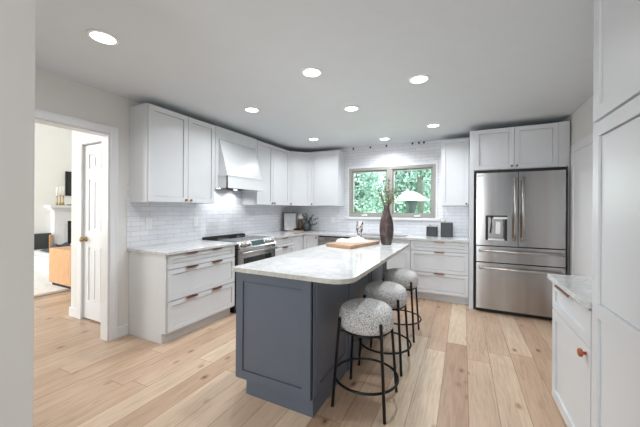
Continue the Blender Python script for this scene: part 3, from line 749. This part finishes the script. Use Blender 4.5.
b = BM(); tube(b, [(0.222 * math.cos(a * PI / 24), 0.222 * math.sin(a * PI / 24), 0.172) for a in range(48)], 0.0085, 8, True); build('footrest_ring', b, 'black', st)
dup(st, (2.581, -2.60, 0), 0, 'speckled grey round bar stool, middle one of three')
dup(st, (2.581, -1.935, 0), 0, 'speckled grey round bar stool farthest from the camera')

# ------------------------------------------------------------------ things on the island
b = BM(); prism(b, [(1.79, -2.16), (2.13, -2.26), (2.27, -1.60), (1.955, -1.50)], TOP + 0.0003, TOP + 0.036, 0.004)
tag(build('cutting_board', b, 'boardtop'), 'thick pale wooden serving board on the island', 'cutting board')
def rumple(b, x0, x1, y0, y1, z0, h, seed, nx=22, ny=14):
    rnd = random.Random(seed); ph = [rnd.uniform(0, 6) for _ in range(6)]
    top = {}
    for i in range(nx + 1):
        for j in range(ny + 1):
            u, v_ = i / nx, j / ny
            e = min(1, 5 * min(u, 1 - u)) ** 0.5 * min(1, 5 * min(v_, 1 - v_)) ** 0.5
            z = z0 + h * e * (0.62 + 0.2 * math.sin(7 * u + ph[0] + 2 * v_) + 0.12 * math.sin(13 * v_ + ph[1] + 4 * u) + 0.06 * math.sin(25 * u + ph[2]))
            wob = 0.012 * math.sin(9 * v_ + ph[3])
            top[i, j] = b.verts.new((x0 + (x1 - x0) * u + wob, y0 + (y1 - y0) * v_ + 0.012 * math.sin(8 * u + ph[4]), z))
    bot = {k: b.verts.new((v_.co.x, v_.co.y, z0)) for k, v_ in top.items()}
    for i in range(nx):
        for j in range(ny):
            b.faces.new((top[i, j], top[i + 1, j], top[i + 1, j + 1], top[i, j + 1])).smooth = True
            b.faces.new((bot[i, j], bot[i, j + 1], bot[i + 1, j + 1], bot[i + 1, j]))
    for i in range(nx):
        b.faces.new((top[i, 0], bot[i, 0], bot[i + 1, 0], top[i + 1, 0])); b.faces.new((top[i, ny], top[i + 1, ny], bot[i + 1, ny], bot[i, ny]))
    for j in range(ny):
        b.faces.new((top[0, j], top[0, j + 1], bot[0, j + 1], bot[0, j])); b.faces.new((top[nx, j], bot[nx, j], bot[nx, j + 1], top[nx, j + 1]))
    return b
b = BM(); rumple(b, -0.19, 0.16, -0.11, 0.11, 0, 0.062, 4); xf(b, Matrix.Translation((2.0, -1.84, TOP + 0.037)) @ Matrix.Rotation(0.35, 4, 'Z'))
tag(build('kitchen_towel', b, 'towel'), 'rumpled white linen towel lying on the wooden board', 'towel')
b = BM(); lathe(b, [(0, 0), (0.03, 0), (0.026, 0.03), (0.024, 0.06), (0.036, 0.10), (0.042, 0.15), (0.043, 0.19), (0.038, 0.19), (0.036, 0.15), (0.02, 0.12), (0, 0.12)], seg=24)
o = build('speckled_cup', b, 'speck'); o.location = (2.005, -1.60, TOP + 0.0365); o.scale = (1.15, 1.15, 1.25); tag(o, 'black and white speckled footed cup behind the white towel', 'cup')
v_ = thing('vase', 'tall mottled brown bottle vase standing on the island', 'vase', (2.362, -1.635, TOP + 0.0005))
b = BM(); lathe(b, [(0, 0), (0.056, 0), (0.062, 0.01), (0.075, 0.07), (0.083, 0.14), (0.085, 0.19), (0.081, 0.25), (0.070, 0.31), (0.056, 0.36), (0.042, 0.40), (0.034, 0.44), (0.034, 0.465), (0.037, 0.475), (0.030, 0.478), (0.026, 0.44), (0, 0.42)], seg=40)
build('vase_body', b, 'vase', v_)
def leaf(b, p, d, L, W_, roll=0):
    d = d.normalized(); s = d.cross(Vector((0, 0, 1)))
    if s.length < 1e-3: s = Vector((1, 0, 0))
    s.normalize(); s = Matrix.Rotation(roll, 3, d) @ s; n_ = d.cross(s) * (0.12 * L)
    q = [b.verts.new(p), b.verts.new(p + d * L * 0.45 + s * W_ / 2 + n_), b.verts.new(p + d * L), b.verts.new(p + d * L * 0.45 - s * W_ / 2 + n_)]
    b.faces.new((q[0], q[1], q[2])); b.faces.new((q[0], q[2], q[3]))
def sprig(rnd, base, tip, n, L, W_, r=0.0016):
    pts = []; base = Vector(base); tip = Vector(tip); bend = Vector((rnd.uniform(-1, 1), rnd.uniform(-1, 1), 0)) * 0.03
    for i in range(9):
        t = i / 8; pts.append(base.lerp(tip, t) + bend * math.sin(t * PI))
    return pts
rnd = random.Random(3)
b = BM(); bl = BM()
for (tx, ty, tz) in ((-0.10, 0.0, 0.67), (0.03, -0.02, 0.755), (0.10, 0.03, 0.64), (0.15, 0.0, 0.60), (-0.03, 0.05, 0.70), (-0.06, -0.03, 0.60), (0.06, 0.02, 0.66), (0.01, 0.02, 0.62)):
    pts = sprig(rnd, (0.01 * rnd.uniform(-1, 1), 0.01 * rnd.uniform(-1, 1), 0.425), (tx, ty, tz), 0, 0, 0)
    tube(b, pts, 0.0018, 5)
    for i in range(2, 9):
        for k in range(4):
            dd_ = (pts[i] - pts[i - 1]).normalized() + Vector((rnd.uniform(-1, 1), rnd.uniform(-1, 1), rnd.uniform(-0.3, 0.6))) * 0.9
            leaf(bl, pts[i], dd_, rnd.uniform(0.025, 0.055), 0.016, rnd.uniform(0, 3))
build('stems', b, 'browntwig', v_); build('leaves', bl, 'olive', v_)

# ------------------------------------------------------------------ things on the worktops
for nm, x, wd, h, lab in (('canister', 2.746, 0.165, 0.158, 'short square charcoal canister on the worktop by the window'), ('canister', 2.965, 0.172, 0.228, 'tall square charcoal canister, nearer the refrigerator')):
    c = thing(nm, lab, 'canister', (x, -0.13, TOP + 0.0005), 0, 'charcoal canisters right of the window')
    b = BM(); box(b, -wd / 2, wd / 2, -0.062, 0.062, 0, h, 0.012); build('canister_body', b, 'canister', c)
    b = BM(); box(b, -wd / 2 + 0.01, wd / 2 - 0.01, -0.055, 0.055, h, h + 0.008, 0.003); lathe(b, [(0, 0), (0.012, 0), (0.014, 0.02), (0, 0.024)], (-0.03, 0, h + 0.008), 14); build('lid', b, 'chrome', c)
# corner vignette
b = BM(); lathe(b, [(0, 0), (0.15, 0), (0.155, 0.008), (0.15, 0.016), (0, 0.016)], seg=40); o = build('round_board', b, 'roundwood'); o.location = (0.27, -0.32, TOP + 0.0005)
tag(o, 'round wooden board lying flat in the counter corner', 'cutting board')
c = thing('marble_board', 'white rectangular marble board leaning upright in the counter corner', 'cutting board', (0.20, -0.335, TOP + 0.0175), math.radians(52))
b = BM(); box(b, -0.15, 0.09, -0.009, 0.009, 0, 0.33, 0.003); xf(b, Matrix.Rotation(math.radians(-9), 4, 'X')); build('slab', b, 'stone', c)
b = BM(); box(b, -0.172, -0.151, -0.012, 0.012, 0, 0.345, 0.002); box(b, -0.172, 0.09, -0.012, 0.012, 0.331, 0.345, 0.002); xf(b, Matrix.Rotation(math.radians(-9), 4, 'X')); o = build('edge_band', b, 'canister', c)
b = BM(); lathe(b, [(0, 0), (0.06, 0), (0.095, 0.022), (0.10, 0.034), (0.092, 0.034), (0.055, 0.01), (0, 0.01)], seg=32); o = build('shallow_bowl', b, 'black'); o.location = (0.345, -0.335, TOP + 0.0175)
tag(o, 'shallow black bowl before the marble board', 'bowl')
c = thing('ceramic_jar', 'small brown and cream ceramic jar between marble board and plant', 'jar', (0.25, -0.085, TOP + 0.0005)); c.scale = (1.1, 1.1, 1.35)
b = BM(); lathe(b, [(0, 0), (0.04, 0), (0.05, 0.05), (0.046, 0.11), (0.03, 0.14), (0.03, 0.16), (0, 0.16)], seg=28); build('jar_body', b, 'ceramic', c)
b = BM(); lathe(b, [(0, 0.16), (0.05, 0.165), (0.06, 0.185), (0.045, 0.225), (0.02, 0.245), (0, 0.25)], seg=28); build('lid', b, 'candle', c)
c = thing('potted_eucalyptus', 'round dark pot of eucalyptus sprigs in the counter corner', 'plant', (0.42, -0.13, TOP + 0.0005))
b = BM(); lathe(b, [(0, 0), (0.05, 0), (0.082, 0.03), (0.092, 0.08), (0.084, 0.13), (0.058, 0.16), (0.052, 0.16), (0.074, 0.12), (0, 0.11)], seg=32); build('pot', b, 'pot', c)
rnd = random.Random(11); b = BM(); bl = BM()
for (tx, ty, tz) in ((0.02, 0.0, 0.42), (-0.02, 0.0, 0.34), (0.15, -0.02, 0.30), (0.24, -0.03, 0.26), (0.23, -0.02, 0.14), (0.10, 0.02, 0.24), (-0.05, -0.05, 0.30), (0.17, -0.05, 0.12)):
    pts = sprig(rnd, (0.0, 0.0, 0.10), (tx, ty, tz), 0, 0, 0); tube(b, pts, 0.0018, 5)
    for i in range(3, 9):
        if tz > 0.4 and i > 5: continue
        for k in range(3):
            dd_ = Vector((rnd.uniform(-1, 1), rnd.uniform(-1, 0.3), rnd.uniform(-0.6, 0.9)))
            leaf(bl, pts[i], dd_, rnd.uniform(0.028, 0.045), 0.028, rnd.uniform(0, 3))
build('stems', b, 'browntwig', c); build('leaves', bl, 'euc', c)

# outlets on the tile
def outlet(label, loc, rz):
    c = thing('outlet', label, 'outlet', loc, rz)
    b = BM(); box(b, -0.036, 0.036, -0.006, 0, -0.06, 0.06, 0.002); build('cover_plate', b, 'whiteplastic', c)
    for dz in (-0.022, 0.022):
        b = BM(); box(b, -0.017, 0.017, -0.0085, -0.005, dz - 0.014, dz + 0.014, 0.002)
        build('socket', b, 'trim', c)
outlet('white double outlet on the tile left of the range, nearer the opening', (0.0085, -3.085, 1.17), R90)
outlet('white double outlet on the tile close to the range', (0.0085, -2.44, 1.17), R90)
outlet('white double outlet on the back tile right of the corner plant', (0.93, -0.0005, 1.13), 0)
# blue spacers left in the joint under the ceiling
for i, (x, lab) in enumerate(((1.341, 'leftmost, beside the wall cabinet'), (1.67, 'second from the left'), (1.963, 'above the window middle'), (2.411, 'first of the right hand trio'), (2.517, 'middle of the right hand trio'), (2.598, 'rightmost of all'))):
    b = BM(); prism(b, [(-0.012, 0), (0.016, 0), (0.004, -0.012), (-0.014, -0.012)], -0.036, 0.0, 0.002); o = build('tile_spacer', b, 'bluetape'); o.location = (x, -0.0005, CEIL - 0.003)
    tag(o, 'small dark blue tile spacer under the ceiling, ' + lab, 'tile spacer', 'blue spacers over the window')

# ------------------------------------------------------------------ living room
b = BM(); box(b, -5.3, -2.64, -3.19, -1.2, 0.0005, 0.012); r_ = build('rug_field', b, 'rug')
rg = thing('rug', 'pale wool rug with taupe border on the living room floor', 'rug', (0, 0, 0)); r_.parent = rg
b = BM(); box(b, -2.64, -2.52, -3.3, -1.1, 0.0005, 0.012); box(b, -5.3, -2.64, -3.3, -3.19, 0.0005, 0.012); build('rug_border', b, 'rugedge', rg)
c = thing('side_cabinet', 'honey oak side cabinet standing on the pale rug', 'cabinet', (-3.24, -2.745, 0.0125))
b = BM(); box(b, 0.02, 0.75, 0.0, 0.40, 0.05, 0.635, 0.006); build('cabinet_body', b, 'rattan', c)
b = BM(); box(b, 0.06, 0.71, 0.03, 0.37, 0.0, 0.05); build('plinth', b, 'darkgap', c)
c = thing('ottoman', 'pale grey upholstered bench seen at the left edge beyond the opening', 'sofa', (-4.98, -2.42, 0.0125))
b = BM(); box(b, 0, 0.98, 0, 0.9, 0.10, 0.40, 0.03); build('base', b, 'sofa', c)
b = BM(); box(b, -0.01, 0.99, -0.01, 0.91, 0.33, 0.43, 0.03); build('seat', b, 'towel', c)
b = BM(); box(b, 0.04, 0.94, 0.05, 0.85, 0.0, 0.10); build('plinth', b, 'sofa', c)
b = BM(); rumple(b, -0.32, 0.30, -0.22, 0.22, 0, 0.17, 9); o = build('throw_pillow', b, 'darkfab'); o.location = (-4.33, -2.14, 0.444); tag(o, 'charcoal throw pillow on the pale bench', 'pillow')
b = BM(); rumple(b, -0.38, 0.42, -0.22, 0.2, 0, 0.26, 5); xf(b, Matrix.Rotation(math.radians(-14), 4, 'Y')); o = build('throw_blanket', b, 'towel'); o.location = (-4.28, -1.68, 0.55); tag(o, 'crumpled white blanket piled behind the charcoal pillow', 'blanket')
c = thing('armchair', 'wooden armchair with dark back, left edge beyond the opening', 'chair', (-5.42, -2.32, 0.0125))
b = BM(); box(b, -0.05, 0.0, -0.1, 0.45, 0.0, 0.74, 0.008); build('backrest', b, 'darkfab', c)
b = BM(); box(b, 0.0, 0.05, -0.1, -0.05, 0.0, 0.70, 0.006); box(b, 0.0, 0.05, 0.4, 0.45, 0.0, 0.70, 0.006); box(b, 0, 0.3, -0.05, 0.4, 0.3, 0.34); build('frame', b, 'rattan', c)
# fireplace mantel on the far wall (faces +x)
c = thing('fireplace_mantel', 'white fireplace mantel on the far living room wall', 'fireplace', (-5.599, -1.90, 0))
b = BM(); box(b, 0, 0.30, -0.04, 1.70, 1.335, 1.40, 0.005); box(b, 0, 0.24, 0.02, 1.64, 1.28, 1.335, 0.005); build('mantel_shelf', b, 'trim', c)
b = BM(); box(b, 0, 0.18, 0.08, 1.58, 1.02, 1.28, 0.004); build('frieze', b, 'trim', c)
for y_ in (0.08, 1.32):
    b = BM(); box(b, 0, 0.18, y_, y_ + 0.26, 0.0005, 1.02, 0.004); box(b, 0.18, 0.19, y_ + 0.05, y_ + 0.21, 0.15, 0.95, 0.004); build('pilaster', b, 'trim', c)
b = BM(); box(b, 0, 0.06, 0.34, 1.32, 0.0005, 1.02); build('firebox', b, 'darkgap', c)
for i, (y_, h) in enumerate(((-1.80, 0.22), (-1.735, 0.235), (-1.68, 0.235))):
    lab = ['leftmost', 'middle', 'rightmost'][i]
    c = thing('candlestick', 'brass candlestick with white candle on the mantel, %s of three' % lab, 'candlestick', (-5.40, y_ + 0.02, 1.4005), 0, 'brass candlesticks on the mantel')
    b = BM(); lathe(b, [(0, 0), (0.024, 0), (0.022, 0.06), (0.010, 0.08), (0.011, h - 0.03), (0.022, h - 0.01), (0.022, h), (0, h)], seg=20); build('holder', b, 'brass', c)
    b = BM(); lathe(b, [(0, h), (0.017, h), (0.016, h + 0.20), (0.004, h + 0.215), (0, h + 0.215)], seg=16); build('candle', b, 'candle', c)
b = BM(); lathe(b, [(0, 0), (0.03, 0), (0.07, 0.02), (0.075, 0.03), (0.065, 0.03), (0, 0.012)], seg=24); o = build('small_dish', b, 'brass'); o.location = (-5.40, -1.53, 1.4005); tag(o, 'small dark brass dish on the mantel right of the candlesticks', 'dish')
c = thing('framed_panel', 'tall black framed panel hung above the mantel, cut off by the closet wall', 'picture', (-5.599, -1.545, 1.64))
b = BM(); box(b, 0, 0.04, 0, 1.2, 0, 0.60, 0.004); build('frame', b, 'darkgap', c)
b = BM(); box(b, 0.04, 0.043, 0.03, 1.17, 0.03, 0.57); build('panel', b, 'screen', c)

# ------------------------------------------------------------------ garden outside the window
b = BM(); box(b, -14, 14, 0.14, 30, -0.6, -0.5); o = struct('ground_lawn', b, 'grass', label='lawn outside the window')
def tree(label, loc, rad, zc, rz_, n, m, seed, leafsize=0.13, trunk=True, name='tree'):
    rnd = random.Random(seed)
    c = thing(name, label, 'tree' if name == 'tree' else 'shrub', (loc[0], loc[1], -0.5))
    bl = BM()
    blobs = [(Vector((rnd.uniform(-0.6, 0.6) * rad, rnd.uniform(-0.5, 0.5) * rad, zc + rnd.uniform(-0.65, 0.65) * rz_)), rnd.uniform(0.35, 0.6) * rad) for _ in range(14)]
    for i in range(n):
        ctr, rr = rnd.choice(blobs)
        d_ = Vector((rnd.gauss(0, 1), rnd.gauss(0, 1), rnd.gauss(0, 1))).normalized()
        p = ctr + d_ * rr * rnd.uniform(0.65, 1.05)
        leaf(bl, p, Vector((rnd.gauss(0, 1), rnd.gauss(0, 1), rnd.gauss(0, 0.7))), leafsize * rnd.uniform(0.6, 1.3), leafsize * 0.6, rnd.uniform(0, 3))
    build('foliage', bl, m, c)
    if trunk:
        b = BM(); tube(b, [(0, 0, 0.0), (0.03, 0, zc * 0.5), (-0.04, 0.02, zc), (0.02, 0, zc + rz_ * 0.7)], [0.14 * rad, 0.11 * rad, 0.08 * rad, 0.03 * rad], 12)
        for a in range(5):
            an = a * 1.3; tube(b, [(0, 0, zc * (0.7 + 0.08 * a)), (0.5 * rad * math.cos(an), 0.5 * rad * math.sin(an), zc * (0.9 + 0.1 * a))], [0.05 * rad, 0.015], 8)
        build('trunk', b, 'bark', c)
    return c
tree('leafy mint green tree filling the left window pane', (-0.5, 5.5), 1.15, 2.5, 1.5, 4200, 'leafA', 1)
tree('dark trunked tree in the right window pane', (1.84, 5.4), 1.0, 4.0, 0.9, 2400, 'leafB', 3)
tree('dense mid green tree behind the left pane', (-2.6, 9.2), 1.15, 3.0, 2.0, 4600, 'leafB', 2, 0.2)
tree('dense mid green tree behind the window mullion', (0.75, 9.2), 1.3, 3.0, 2.0, 4600, 'leafA', 12, 0.2)
tree('pale green tree far behind at the left of the window', (-3.6, 14.2), 2.1, 3.2, 2.6, 4600, 'leafC', 5, 0.28)
tree('pale green tree far behind at the right of the window', (1.5, 14.2), 2.1, 3.2, 2.6, 4600, 'leafC', 4, 0.28)
tree('bright low shrub under the tree in the left pane', (0.75, 3.1), 0.5, 1.3, 0.5, 2000, 'leafC', 6, 0.08, True, 'shrub')
tree('mid green low shrub at the lower right of the window', (2.75, 3.3), 0.48, 1.35, 0.45, 1800, 'leafA', 7, 0.08, True, 'shrub')
c = thing('bird_feeder', 'white roofed bird feeder with grey tapering hopper outside the window', 'bird feeder', (2.16, 1.5, -0.5))
b = BM(); prism(b, [(-0.36, 0.0), (0.36, 0.0), (0.36, 0.02), (0.10, 0.19), (-0.06, 0.21), (-0.36, 0.04)], -0.3, 0.3); xf(b, Matrix.Translation((0, 0, 2.04)) @ Matrix.Rotation(R90, 4, 'X')); build('feeder_roof', b, 'roofwhite', c)
b = BM(); lathe(b, [(0, 1.74), (0.07, 1.74), (0.14, 2.04), (0, 2.04)], seg=4); build('hopper', b, 'hopper', c)
b = BM(); tube(b, [(0, 0, 0), (0, 0, 1.745)], 0.025, 10); build('post', b, 'hopper', c)
